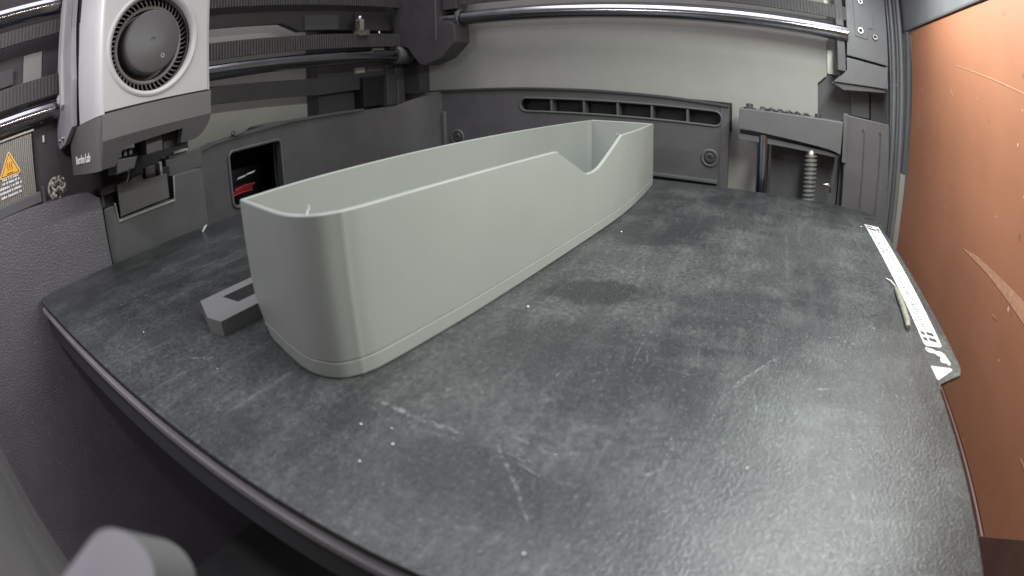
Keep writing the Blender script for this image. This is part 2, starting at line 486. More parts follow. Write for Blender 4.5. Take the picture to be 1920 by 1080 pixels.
# ---- right wall: moulded liner with a long slotted vent
def stadium(y0, y1, z0f, z1f, n=10):
    out = []
    # slot leans a little: ends given as (y, zc), half height h
    (ya, za), (yb, zb), h = z0f, z1f, (y1 - y0) / 2
    for i in range(n + 1):
        t = math.radians(90 + 180 * i / n); out.append((ya + h * math.cos(t) * -1, za + h * math.sin(t)))
    for i in range(n + 1):
        t = math.radians(-90 + 180 * i / n); out.append((yb + h * math.cos(t) * -1, zb + h * math.sin(t)))
    return out
vent = stadium(0, 9.2, (209.0, 35.6), (86.0, 33.6))
right = obj('right_wall', extr(BM(), 0, [(275.6, -177), (77, -177), (77, 41.5), (116, 43.6), (167, 45.2), (215, 46), (275.6, 46)], 300, 304, holes=[vent]), 'liner')
tag(right, kind='structure', label='dark moulded side wall of the chamber with a long slotted vent')
obj('vent_rim', tube(BM(), [(299.7, y, z) for y, z in vent], 0.75, 8, closed=True), 'midgrey', right, smooth=60)
obj('vent_back', box(BM(), (309, 76, 26), (310.5, 218, 44)), 'black', right)
for y, z in ((191.4, 35.4), (169.3, 35.0), (147.2, 34.6), (125.4, 34.2), (103.0, 33.9)):
    obj('vent_divider', box(BM(), (299.6, y - 0.7, z - 4.6), (307, y + 0.7, z + 4.6), 0.25), 'midgrey', right)
obj('wall_top_lip', extr(BM(), 0, [(318, 46), (215, 46), (167, 45.2), (116, 43.6), (77, 41.5), (77, 42.6), (116, 44.8), (167, 46.5), (215, 47.3), (318, 47.3)], 298.2, 306), 'dark', right)
obj('wall_rib', box(BM(), (297.6, 271.2, -40), (300.5, 274.8, 31.5), 1.2, 3), 'midgrey', right, smooth=40)
obj('wall_ledge', extr(BM(), 0, [(270, -3.5), (83, -5.6), (83, -3.9), (270, -1.8)], 295.5, 300.2, bevel=0.3), 'midgrey', right)
obj('wall_end_flange', box(BM(), (299.5, 77.2, -60), (300.6, 82.4, 41), 0.3), 'liner', right)
for y, z in ((88.6, 9.2), (263.0, 12.4)):
    bm = lathe(BM(), (300, y, z), (-1, 0, 0), [(5.6, -0.2), (5.6, 0.7), (4.9, 1.2), (4.0, 1.0), (3.8, -0.1), (0.01, -0.15)], 28)
    s_ = obj('screw_boss', bm, 'midgrey', right, smooth=35)
    obj('screw_head', lathe(BM(), (300, y, z), (-1, 0, 0), [(3.1, 0.0), (3.1, 1.1), (2.6, 1.5), (1.3, 1.5), (1.0, 0.6), (0.01, 0.6)], 20), 'dark', s_, smooth=35)
# pale side panel above, with its stepped edge
sp = obj('side_panel', extr(BM(), 0, [(320, -60), (12.4, -60), (19.6, 20), (19.6, 64.5), (13.2, 70.5), (12.2, 140), (320, 140)], 313, 315), 'panel')
tag(sp, kind='structure', label='pale olive side panel above the vented wall')
bk = obj('side_backing', box(BM(), (318, -30, -60), (320, 20, 140)), 'midgrey'); tag(bk, kind='structure', label='grey backing beside the pale side panel')
obj('backing_strip', box(BM(), (315.6, 3.8, 71.8), (317, 12.6, 140), 0.2), 'steelpanel', bk)
obj('backing_patch', box(BM(), (314.5, -17, 48), (317.8, -3.8, 64.5), 0.3), 'postgrey', bk)
obj('backing_gap', box(BM(), (312, -30, 46), (317.5, -17.6, 70), 0.3), 'dark', bk)

# ================================================================== DOOR AND FRAME
d = thing('door', (110, -40, -41), 'orange-brown dusty scratched door panel above a dark brown bottom rail', 'door')
obj('door_panel', extr(BM(), 1, [(-58, -41), (292.5, -41), (291.5, -17), (284.5, 45), (279, 106.5), (-58, 106.5)], -43, -40), 'door', d)
obj('bottom_rail', box(BM(), (-58, -46, -75), (294, -39, -41.6), 0.8), 'brown', d)
obj('corner_gusset', extr(BM(), 1, [(73.5, -44.8), (71.1, -42.6), (50.2, -24.5), (15, 5.5), (15, -74), (73.5, -74)], -38.9, -37.6, bevel=0.3), 'brown', d)
obj('rail_edge', extr(BM(), 1, [(-58, -48), (58, -58), (60, -56.4), (-58, -46.4)], -39, -38.4), 'doorscratch', d)
for pts in ([(198.1, 83.7), (151.8, 77.5), (110, 71.3), (110, 70.8), (151.8, 77.0), (198.1, 83.4)],
            [(173.8, 9.8), (155.5, 12.2), (104.9, 14.0), (80, 11.0), (80, 5), (101.6, 8.8), (139.9, 10.3)],
            [(205, 73.1), (201.8, 69.6), (202.2, 69.4), (205.6, 73)], [(127.7, 0.9), (122.9, 1.2), (123, 0.8), (127.7, 0.6)], [(73, -17), (60, -16.6), (60, -16.1), (73, -16.4)]):
    obj('scratch', extr(BM(), 1, pts, -39.96, -39.9), 'doorscratch', d)
f = thing('door_frame', (296, -34, -75), 'grey ribbed door frame with rounded seal strips beside the orange door', 'door frame')
obj('frame_post', box(BM(), (297.5, -45, -75), (306, -28.5, 150), 1.0), 'postgrey', f)
for y, x, r, m in ((-30.2, 296.8, 1.7, 'postgrey'), (-33.0, 296.4, 1.2, 'liner'), (-35.6, 295.9, 1.7, 'postgrey')):
    obj('seal_strip', tube(BM(), [(x + 0.0, y, -75), (x - 0.4, y - 0.1, 30), (x - 3.0, y - 0.5, 100), (x - 3.2, y - 0.6, 150)], r, 10), m, f, smooth=60)
obj('frame_edge', extr(BM(), 1, [(292.8, -75), (296.6, -75), (295.4, 20), (292.4, 20)], -40, -36.5), 'steelpanel', f)
obj('frame_edge', extr(BM(), 1, [(292.0, 20.5), (295.0, 20.5), (287, 106), (281, 106)], -39.8, -37.5), 'liner', f)
obj('top_rail', box(BM(), (-58, -46, 107), (297, -38.8, 150), 1.0), 'postgrey', f)
obj('frame_screw', lathe(BM(), (295, -31.5, 72), (-1, 0, 0), [(1.3, 0), (1.3, 1.2), (0.6, 1.5)], 12), 'screw', f, smooth=40)

# ================================================================== CORNER POST (front right)
t = thing('corner_post', (292, -10, -75), 'grey upright corner post with round screws at the end of the polished rail', 'post')
obj('upper_plate', extr(BM(), 0, [(2.2, 84), (-25.6, 82.6), (-26.4, 150), (-0.4, 150)], 289.5, 297, bevel=0.5), 'postgrey', t)
obj('lower_plate', extr(BM(), 0, [(2.6, 82.6), (2.0, 75), (11, 66.5), (-24, 68.4), (-25.4, 81.2)], 289.5, 297, bevel=0.4), 'postgrey', t)
obj('slanted_foot', extr(BM(), 0, [(13, 66.0), (4.6, 62.6), (-23.6, 66.0), (-24, 67.8)], 291.5, 298, bevel=0.3), 'liner', t)
obj('inner_side', box(BM(), (290.5, 3.0, 74), (305, 8.2, 150), 0.4), 'liner', t)
obj('relief_plate', extr(BM(), 0, [(-4, 97), (-12.0, 96.2), (-12.4, 103.6), (-16.4, 103.4), (-16.6, 114), (-13, 114.4), (-13, 150), (-4, 150)], 288.9, 290.2, bevel=0.2), 'postgrey', t)
for y, z, r in ((-7.6, 100.9, 2.3), (-17.2, 98.8, 2.0), (-9.0, 119.5, 1.8)):
    screw('post_screw', (289.2, y, z), (-1, 0, 0), r, t)
lp = obj('lower_cover', extr(BM(), 0, [(4.6, 48.2), (-25.6, 47.4), (-31, -75), (1.2, -75)], 288, 294, bevel=0.5), 'liner', t)
obj('cover_ridge', box(BM(), (287.5, -9.2, -20), (288.4, -8.4, 40), 0.1), 'dark', lp)
obj('cover_ridge', box(BM(), (287.5, -20.2, -20), (288.4, -19.4, 40), 0.1), 'dark', lp)
obj('cover_edge', box(BM(), (286.6, 2.4, 20), (290, 5.4, 48.8), 0.4), 'midgrey', lp)
for y in (-7.8, -19.4):
    screw('post_screw', (288.3, y, 41.6), (-1, 0, 0), 0.95, t)
obj('dark_back', extr(BM(), 0, [(50, 24), (50, -60), (5.2, -60), (5.2, 24)], 304, 306), 'liner', t)
obj('dark_back', box(BM(), (298.2, -27, -75), (300.2, 5, 44)), 'dark', t)

# ================================================================== LEAD SCREW, GUIDE ROD, BRACKET
t = thing('lead_screw', (285, 25.3, -120), 'threaded steel lead screw standing under the grey bracket', 'lead screw')
obj('core', tube(BM(), [(285, 25.3, -120), (285, 25.3, 22)], 2.9, 20), 'threads', t, smooth=60)
bm = BM(); pr = []
n = 16; pitch = 2.5; turns = 44
prev = None
for i in range(turns * n + 1):
    a = 2 * math.pi * i / n; z = -88 + pitch * i / n
    ring = [bm.verts.new((285 + r * math.cos(a), 25.3 + r * math.sin(a), z + dz)) for r, dz in ((2.85, -0.75), (4.0, -0.3), (4.0, 0.3), (2.85, 0.75))]
    if prev:
        for k in range(3):
            bm.faces.new((prev[k], prev[k + 1], ring[k + 1], ring[k]))
    prev = ring
obj('thread', bm, 'threads', t)
obj('end_cap', lathe(BM(), (285, 25.3, 21), (0, 0, 1), [(3.4, 0), (3.4, 2), (2.4, 3.4), (1.2, 3.6)], 20), 'screw', t, smooth=40)
t = obj('guide_rod', tube(BM(), [(285, 55, -120), (285, 55, 30)], 3.6, 28), 'rodZ', smooth=60)
tag(t, 'polished vertical steel guide rod standing under the grey bracket', 'guide rod')
t = thing('support_bracket', (286, 38, 23), 'grey wedge-shaped bracket with bolts capping the lead screw and guide rod', 'bracket')
obj('bracket_face', extr(BM(), 0, [(69.4, 42.6), (69.8, 31.0), (15, 27.6), (7.4, 24.8), (6.4, 43.8)], 279.5, 299, bevel=0.5), 'midgrey', t)
obj('bracket_underside', extr(BM(), 1, [(279.6, 30.6), (299, 28), (299, 24), (285.5, 25.0)], 19, 69), 'dark', t)
obj('bracket_flange', extr(BM(), 0, [(69.4, 28.0), (69.6, 24.6), (8.0, 22.6), (7.8, 24.4), (20, 25.4)], 282.5, 299, bevel=0.3), 'midgrey', t)
for y in (63.6, 21.6):
    bm = lathe(BM(), (286, y, 42.6), (0, 0, 1), [(3.6, 0), (3.6, 0.9), (2.1, 1.0), (2.1, 3.0), (1.4, 3.2)], 14)
    obj('bolt', bm, 'dark', t, smooth=40)
bm = BM()
pth = [(285 + 1.3 * math.sin(i * 1.1), 57 - i * 1.6, 44.0 + 0.7 * math.sin(i * 1.9)) for i in range(20)]
tube(bm, pth, 0.75, 8)
obj('cable', bm, 'dark', t, smooth=60)
obj('cable_tie', tube(BM(), [(284.2, 50.6, 43.2), (284.4, 50.4, 45.2), (286.4, 49.6, 45.0)], 0.35, 6), 'screw', t, smooth=60)
bm = tube(BM(), [(282, 16.5, 6), (281.6, 14, 6.6), (281.8, 12, 5), (282.6, 12, 2)], 0.8, 8)
o = obj('cable_hook', bm, 'screw', smooth=60); tag(o, 'small bright wire hook beside the lead screw', 'hook')

# ================================================================== RIGHT RAIL, BELT, CARRIAGE
t = obj('linear_rod', tube(BM(), [(291, 268, 98.6), (291, 1, 97.2)], 5.0, 40), 'rodY', smooth=60)
tag(t, 'long polished steel rail in front of the pale side panel', 'rail')
def belt(name, a, b, h, th, side, label, group=None, pitch=2.0):
    """toothed belt from a to b (bottom edge), height h; teeth on one side"""
    a = Vector(a); b = Vector(b); d_ = (b - a); Ln = d_.length; d_.normalize()
    nrm = d_.cross(Vector((0, 0, 1))).normalized() * side
    up = Vector((0, 0, h)); bm = BM()
    def prism(q0, q1, w0, w1, z0=0, z1=1):
        vs = [bm.verts.new(p + nrm * w + up * z) for p in (q0, q1) for w in (w0, w1) for z in (z0, z1)]
        for fc in ((0, 1, 3, 2), (4, 6, 7, 5), (0, 4, 5, 1), (2, 3, 7, 6), (0, 2, 6, 4), (1, 5, 7, 3)):
            bm.faces.new([vs[i] for i in fc])
    prism(a, b, -th, 0)
    k = 0.0
    while k < Ln - pitch * 0.6:
        prism(a + d_ * k, a + d_ * (k + pitch * 0.5), 0.002, 0.75, 0.02, 0.98)
        k += pitch
    o = obj(name, bm, 'belt')
    return tag(o, label, 'belt', group)
belt('drive_belt', (291, 300, 109.4), (291, 0, 105.8), 8.5, 1.4, 1, 'ribbed black belt running above the long polished rail')
o = obj('rail_beam', box(BM(), (298.5, 4, 103.4), (301, 262, 105.0), 0.3), 'midgrey'); tag(o, 'thin dark beam between the polished rail and its belt', 'beam')
t = thing('gantry_carriage', (290, 280, 66), 'dark angular carriage block where the cross rod meets the polished rail', 'carriage')
obj('carriage_body', extr(BM(), 0, [(251, 94), (250.5, 81), (262, 70.5), (276, 66), (281, 68), (290, 81.5), (303, 84), (303, 150), (264, 150), (264, 98)], 281.5, 300, bevel=0.7), 'dark', t)
obj('carriage_cheek', extr(BM(), 0, [(263.5, 106), (263.5, 150), (252, 150), (252, 106)], 286, 300, bevel=0.5), 'dark', t)
obj('rod_collar', lathe(BM(), (291, 251.5, 98.4), (0, -1, 0), [(7.4, -1), (7.4, 0.5), (6.6, 1.3), (5.6, 1.3), (5.6, -0.5)], 36, True), 'dark', t, smooth=40)
obj('carriage_rib', box(BM(), (280.9, 265.4, 84), (282.2, 266.4, 150), 0.2), 'midgrey', t)
obj('rod_socket', lathe(BM(), (288, 300, 76.2), (-1, 0, 0), [(7, -6), (7, 9), (6.2, 10), (4.4, 10), (4.4, 5)], 30, True), 'liner', t, smooth=40)
obj('carriage_plate', box(BM(), (246, 307, 96), (284, 312, 110), 0.6), 'dark', t)
obj('carriage_pin', tube(BM(), [(286.6, 284, 116), (286.6, 284, 140)], 3.0, 20), 'chrome', t, smooth=60)

# ================================================================== CROSS GANTRY (behind the toolhead)
for z, lab, xe, r in ((76.0, 'lower polished cross rod running behind the toolhead', 290, 4.6), (126.5, 'upper polished cross rod running behind the toolhead', 282, 4.6)):
    o = obj('cross_rod', tube(BM(), [(-70, 300, z + 0.6), (xe, 300, z)], r, 36), 'rodX', smooth=60)
    tag(o, lab, 'rod', 'cross rods of the gantry')
belt('drive_belt', (-70, 297.5, 83.2), (290, 297.5, 82.6), 9.6, 1.4, 1, 'ribbed black belt just above the lower cross rod', 'belts of the cross gantry')
belt('drive_belt', (-70, 297.5, 111.8), (290, 297.5, 112.6), 7.0, 1.4, 1, 'ribbed black belt below the upper cross rod', 'belts of the cross gantry')
t = thing('gantry_beam', (170, 316, 60), 'black stepped cross beam behind the belts', 'beam')
obj('upper_beam', extr(BM(), 1, [(80, 103.6), (183, 103.6), (198, 97.2), (282, 97), (282, 117), (80, 117)], 311, 316, bevel=0.4), 'dark', t)
obj('beam_plate', box(BM(), (201, 309.6, 97.6), (232, 311.2, 107.6), 0.3), 'midgrey', t)
obj('beam_pocket', box(BM(), (262, 309.9, 98.5), (281, 311.1, 106), 0.3), 'liner', t)
obj('lower_beam', extr(BM(), 1, [(80, 62.4), (216, 53.4), (282, 53.4), (282, 66), (216, 64.4), (80, 72.4)], 313, 317, bevel=0.4), 'dark', t)
t = thing('belt_clamp', (241, 299, 90), 'small plated fitting with a hex nut standing on the cross belt', 'fitting')
obj('clamp_block', box(BM(), (235.5, 294.8, 90.6), (246.6, 299.6, 94.6), 0.4), 'brass', t)
obj('hex_nut', lathe(BM(), (241, 299, 94.4), (0, 0, 1), [(3.1, 0), (3.3, 0.4), (3.3, 7.6), (2.9, 8.2)], 6), 'brass', t)
obj('stud', lathe(BM(), (241, 299, 102), (0, 0, 1), [(1.9, 0), (1.9, 2.6), (1.4, 3.2)], 16), 'screw', t, smooth=40)
o = obj('small_screw', lathe(BM(), (258, 296.6, 92.2), (0, 0, 1), [(1.2, 0), (1.2, 1.4), (0.6, 2.0)], 12), 'screw', smooth=40)
tag(o, 'tiny bright screw head on the lower cross belt', 'screw')
o = obj('copper_clip', box(BM(), (251, 296.2, 79.6), (263, 297.4, 81.6), 0.3), 'brass'); tag(o, 'thin copper-toned clip under the lower cross belt', 'clip')
o = obj('idler_roller', lathe(BM(), (176, 322, 34), (0, 0, 1), [(11, 0), (11, 6.4), (10.6, 6.8), (2, 6.8)], 40), 'midgrey', smooth=40)
tag(o, 'low grey round roller resting on the rear wall edge', 'roller')
o = obj('wire_curl', tube(BM(), [(133, 304, 38.6), (137, 303.4, 39.4), (138.6, 303, 41.2), (136.8, 303, 42), (135.8, 303, 40.2), (139, 303, 38.8), (147, 304, 39.6)], 0.4, 6), 'dark', smooth=60)
tag(o, 'small black wire curl on the rear wall edge', 'wire')
# things seen inside the rear opening
for i, (z, y) in enumerate(((3.2, 336), (5.0, 337), (6.6, 335.5))):
    o = obj('cable', tube(BM(), [(148 + 2 * i, y - 6, z - 2), (157 + i, y - 7.5, z - 0.8), (166 + i, y - 6, z - 1.4)], 0.9, 8), 'red', smooth=60)
    tag(o, 'dark red cable inside the rear wall opening', 'cable', 'red cables in the opening')
for i, (x, z) in enumerate(((154.5, 10.6), (162.0, 11.6))):
    o = obj('connector', extr(BM(), 1, [(x, z), (x + 6, z + 0.4), (x + 8, z + 1.5), (x + 1.5, z + 1.1)], 329, 330), 'crumb')
    tag(o, 'pale connector sliver inside the dark rear opening', 'connector', 'pale connectors in the opening')

# ================================================================== REAR LEFT: grained liner, warning plate, purge chute
o = obj('grained_liner', extr(BM(), 1, [(-70, 38.6), (5, 37.6), (26, 36.4), (38, 34.6), (43.8, 30.5), (44.6, 26), (43.4, -16), (46, -24), (230, -24), (230, -177), (-70, -177)], 287.5, 304, bevel=1.0), 'liner_rough')
tag(o, 'large grained dark plastic liner left of the purge chute', 'liner')
t = thing('warning_plate', (-8, 301, 40), 'ribbed metal plate with an amber hot-surface triangle and white lettering', 'warning plate')
wp = obj('plate_sheet', box(BM(), (-70, 302, 40), (12.0, 305, 69.6), 0.3), 'ribbed', t)
bm = BM(); x = -30.0
while x < 11.6:
    box(bm, (x, 301.2, 40.4), (x + 0.55, 302.05, 69.2)); x += 1.15
r_ = obj('rib', bm, 'ribbed', t); r_['kind'] = 'stuff'
obj('plate_top_edge', box(BM(), (-70, 300.2, 69.8), (13.6, 302.4, 71.0), 0.3), 'steelpanel', t)
def tri(cx, cz, h, rr, y0, y1):
    P = [(cx, cz + h * 0.62), (cx + h * 0.56, cz - h * 0.36), (cx - h * 0.56, cz - h * 0.36)]
    out = []
    for i in range(3):
        q = Vector(P[i]); a = (Vector(P[i - 1]) - q).normalized(); b_ = (Vector(P[(i + 1) % 3]) - q).normalized()
        for k in range(5):
            t_ = k / 4
            w0 = q + a * rr; w1 = q + b_ * rr
            c_ = w0 * (1 - t_) ** 2 + q * 2 * t_ * (1 - t_) + w1 * t_ ** 2
            out.append((c_.x, c_.y))
    return extr(BM(), 1, out, y0, y1)
sg = obj('warning_triangle', tri(-1.9, 58.2, 11.8, 1.6, 300.5, 301.3), 'amberpale', t)
obj('triangle_border', tri(-1.9, 58.1, 10.0, 0.6, 300.42, 300.49), 'ink', sg)
obj('triangle_field', tri(-1.9, 58.05, 8.9, 0.4, 300.34, 300.41), 'amber', sg)
for k in range(3):
    x0 = -3.2 + 1.25 * k
    obj('heat_wave', tube(BM(), [(x0 + 0.32 * math.sin(j * 1.25), 300.3, 56.6 + 0.5 * j) for j in range(8)], 0.16, 6), 'ink', sg)
obj('heat_bar', box(BM(), (-3.9, 300.26, 55.2), (-0.2, 300.33, 55.6)), 'ink', sg)
rr_ = random.Random(3)
for k, (z, xa, xb) in enumerate(((52.9, -7.0, 2.4), (51.2, -7.2, 3.0), (49.3, -9.4, 3.6), (47.4, -9.0, 3.2), (45.4, -8.6, 3.4))):
    bm = BM(); x = xa
    while x < xb:
        w = rr_.uniform(0.5, 1.1)
        box(bm, (x, 300.75, z), (x + w, 301.15, z + rr_.uniform(0.85, 1.15))); x += w + rr_.choice((0.16, 0.16, 0.2, 0.7))
    q = obj('text_line', bm, 'white', t); q['kind'] = 'stuff'
obj('plate_ledge', box(BM(), (-70, 294.5, 37.8), (13.4, 303, 42.6), 0.5), 'midgrey', t)
obj('ledge_clip', box(BM(), (13.6, 293, 36.8), (15.4, 300, 44.4), 0.3), 'dark', t)
o = obj('dark_column', box(BM(), (13.0, 306, 5), (52, 316, 84), 0.8), 'dark'); tag(o, 'black column between the warning plate and the toolhead', 'column')
o = obj('tiny_clip', box(BM(), (19.2, 304.6, 63.4), (20.2, 306.2, 66.6), 0.2), 'white'); tag(o, 'tiny white clip on the black column', 'clip')
# tangled filament waste
bm = BM(); rr_ = random.Random(11)
for k in range(26):
    p_ = Vector((22 + rr_.uniform(-3.2, 3.6), 291 + rr_.uniform(-2, 2), 40.5 + rr_.uniform(-1.5, 3.5))); path = [p_]
    dv = Vector((rr_.uniform(-1, 1), rr_.uniform(-1, 1), rr_.uniform(-0.6, 1))).normalized()
    for j in range(9):
        dv = (dv + Vector((rr_.uniform(-1, 1), rr_.uniform(-1, 1), rr_.uniform(-1, 1))) * 0.75).normalized()
        q = path[-1] + dv * 1.0
        c_ = Vector((22, 291, 41.5)); q = c_ + (q - c_) * min(1.0, 4.8 / max((q - c_).length, 0.01))
        path.append(q)
    tube(bm, path, rr_.uniform(0.35, 0.75), 6)
o = obj('filament_clump', bm, 'beige', smooth=60); tag(o, 'tangled tan clump of waste filament on the grained liner', 'filament clump')

t = thing('purge_chute', (75, 296, -10), 'dark plastic purge chute below the toolhead with a loose grey flap', 'purge chute')
obj('chute_body', extr(BM(), 1, [(45.2, -177), (107.0, -177), (107.0, 20), (107.2, 26.6), (105.5, 28.2), (89, 28.6), (88.2, 17.4), (53.4, 17.2), (52.4, 24.5), (46.0, 24.5)], 291, 304.5, bevel=0.5), 'midgrey', t)
obj('chute_slot', box(BM(), (45.6, 297, 16), (90, 303.9, 33.5), 0.3), 'black', t)
obj('chute_bracket', box(BM(), (46.2, 292.4, 30.2), (56, 299, 33.6), 0.4), 'liner', t)
obj('chute_bracket', box(BM(), (46.2, 293, 25.0), (48.0, 299, 30), 0.3), 'liner', t)
bm = tube(BM(), [(52.6, 290.6, 25.5), (53.6, 290.6, 16.6), (87.6, 290.6, 16.7), (88.8, 290.6, 28.5)], 0.7, 8)
obj('slot_rim', bm, 'panel', t, smooth=50)
fl = obj('flap', extr(BM(), 1, [(54.4, 18.6), (84, 19.2), (84, 30.8), (70, 31.4), (69.2, 34.2), (62.6, 33.9), (62.2, 32.9), (61.2, 32.4), (60.2, 32.9), (59.8, 33.8), (54.6, 33.4)], 288.6, 289.9, bevel=0.25), 'coverlow', t)
obj('chute_back', box(BM(), (88.6, 298, 28), (112, 304.4, 38), 0.6), 'liner', t)
obj('wiper_pad', box(BM(), (74, 294, 30.6), (80, 298, 36.4), 0.8), 'liner', t)
obj('wiper_blade', box(BM(), (82.2, 293, 30), (83.8, 297, 37), 0.3), 'panel', t)
bm = tube(BM(), [(58.6, 284, 33.6), (59.4, 283.4, 35), (59.6, 282, 37.6), (59.0, 281.0, 38.4)], 0.38, 8)
w_ = obj('wire_hook', bm, 'screw', t, smooth=60)
obj('hook_ball', lathe(BM(), (59.2, 281.2, 37.6), (0, 0, 1), [(0.3, 0), (0.95, 0.4), (1.2, 1.2), (0.95, 2.0), (0.3, 2.4)], 16), 'screw', w_, smooth=80)

# ================================================================== TOOLHEAD
T = thing('toolhead', (58, 270, 40), 'grey printer toolhead with a round blower fan and white lettering, parked over the purge chute', 'toolhead')
FC = (56.9, 88.0); FR = 19.6
# front shell with the fan opening
front_pts = [(34.2, 65.0), (83.2, 64.6), (83.4, 150), (33.6, 150)]
obj('front_shell', extr(BM(), 1, front_pts, 240, 243.4, holes=[circ(*FC, FR, 72)]), 'cover', T)
# side shells with a rounded front corner on the left
def quarter(x0, y0, x1, y1, n=8):
    """rounded corner from (x0,y0) to (x1,y1), bulging to (x1,y0)..."""
    return [(x0 + (x1 - x0) * math.sin(math.pi / 2 * i / n), y0 + (y1 - y0) * (1 - math.cos(math.pi / 2 * i / n))) for i in range(n + 1)]
left_prof = quarter(34.15, 240.0, 31.4, 246.5) + [(31.0, 268), (33.2, 270.5), (33.2, 300), (36.6, 300), (36.6, 250), (38.0, 243.38), (34.15, 243.38)]
obj('left_shell', extr(BM(), 2, left_prof, 64.2, 150), 'cover', T, smooth=30)
right_prof = quarter(83.35, 240.0, 85.2, 242.4, 5) + [(85.2, 298), (80.4, 298), (80.4, 243.38), (83.35, 243.38)]
obj('right_shell', extr(BM(), 2, right_prof, 64.4, 150), 'cover', T, smooth=30)
obj('shell_core', box(BM(), (36.8, 259.5, 62), (80.2, 297, 150)), 'black', T)
obj('bezel', lathe(BM(), (FC[0], 240.0, FC[1]), (0, -1, 0), [(21.6, -0.2), (21.6, 0.25), (20.9, 0.7), (20.1, 0.65), (19.3, -0.2), (19.2, -2.8), (21.0, -2.8)], 72, True), 'cover', T, smooth=50)
# lower skirt
def arc(cx, cz, r, a0, a1, n=7):
    return [(cx + r * math.cos(math.radians(a0 + (a1 - a0) * i / n)), cz + r * math.sin(math.radians(a0 + (a1 - a0) * i / n))) for i in range(n + 1)]
skirt_up = [(33.0, 54.6), (84.2, 53.8), (84.8, 64.2), (33.9, 64.6)]
notch = [(38.8, 44.2), (42.6, 50.2), (70.8, 51.2), (70.6, 45.8)]
sk = BM()
outl_front = [(33.2, 64.2), (32.6, 54.8), (32.4, 44.4)] + notch + [(72.0, 45.4)] + arc(75.6, 54.2, 8.8, -90, 0)[1:] + [(84.8, 63.9)]
# front sheet leans back below the crease
def skirt_y(z): return 240.0 if z > 54.5 else 240.0 + (54.5 - z) * 0.42
bm = BM()
v0 = [bm.verts.new((x, skirt_y(z), z)) for x, z in outl_front]
v1 = [bm.verts.new((x, skirt_y(z) + 4, z)) for x, z in outl_front]
bm.faces.new(v0); bm.faces.new(v1[::-1])
for i in range(len(v0)):
    j = (i + 1) % len(v0); bm.faces.new((v0[i], v0[j], v1[j], v1[i]))
bmesh.ops.triangulate(bm, faces=[f_ for f_ in bm.faces if len(f_.verts) > 4])
# split at the crease so that the lean is a clean fold
bmesh.ops.bisect_plane(bm, geom=bm.verts[:] + bm.edges[:] + bm.faces[:], plane_co=(0, 0, 54.5), plane_no=(0, 0, 1))
for v in bm.verts:
    base = 240.0 if v.co.y < 242.2 + max(0, (54.5 - v.co.z) * 0.42) else 244.0
    v.co.y = base + max(0.0, (54.5 - v.co.z) * 0.42)
skf = obj('skirt_front', bm, 'coverlow', T)
# left side of the skirt, a curved cheek
def cheek(z0, z1, prof0, prof1, name, m):
    bm = BM()
    a = [bm.verts.new((x, y, z0)) for x, y in prof0]; b = [bm.verts.new((x, y, z1)) for x, y in prof1]
    for i in range(len(a) - 1):
        bm.faces.new((a[i], a[i + 1], b[i + 1], b[i]))
    bm.faces.new(a); bm.faces.new(b[::-1]); bm.faces.new((a[-1], a[0], b[0], b[-1]))
    return obj(name, bm, m, T, smooth=35)
p_hi = quarter(33.4, 240.0, 30.6, 246.0) + [(30.2, 262), (31.4, 290), (37, 290), (37, 246)]
p_lo = quarter(32.6, 244.1, 30.2, 250.0) + [(30.2, 262), (31.2, 289), (37, 289), (37, 250)]
ck = cheek(44.2, 63.9, p_lo, p_hi, 'skirt_cheek', 'coverlow')
p_hi = quarter(84.6, 240.0, 86.0, 243.0, 5) + [(86.0, 290), (80, 290), (80, 246)]
p_lo = quarter(83.6, 241.0, 85.0, 244.0, 5) + [(85.2, 290), (80, 290), (80, 246)]
cheek(53.5, 64.0, p_lo, p_hi, 'skirt_side', 'coverlow')
obj('skirt_corner', extr(BM(), 1, [(76, 46.4)] + arc(76.2, 54.0, 8.6, -80, -2) + [(80, 53.5), (76, 53.5)], 246, 290), 'coverlow', T, smooth=40)
# seam line between the shells
obj('seam', extr(BM(), 1, [(33.6, 64.15), (84.8, 63.95), (84.8, 64.55), (33.6, 64.95)], 240.6, 244), 'black', T)
# lettering on the skirt cheek
fc = bpy.data.curves.new('lettering', 'FONT'); fc.body = 'Bambu Lab'; fc.size = 1.0; fc.extrude = 0.02; fc.offset = 0.025
fo = bpy.data.objects.new('lettering_curve', fc); scene.collection.objects.link(fo)
bpy.context.view_layer.update()
me = bpy.data.meshes.new_from_object(fo.evaluated_get(bpy.context.evaluated_depsgraph_get()))
bpy.data.objects.remove(fo)
bm = BM(); bm.from_mesh(me); bpy.data.meshes.remove(me)
xs = [v.co.x for v in bm.verts]; w0, w1 = min(xs), max(xs)
for v in bm.verts:
    u = (v.co.x - w0) / (w1 - w0)
    y = 276.0 - u * 24.5; z = 48.7 + v.co.y * 4.6
    v.co = Vector((29.95 - v.co.z * 3 + 0.0, y, z))
lt = obj('lettering', bm, 'white', T)
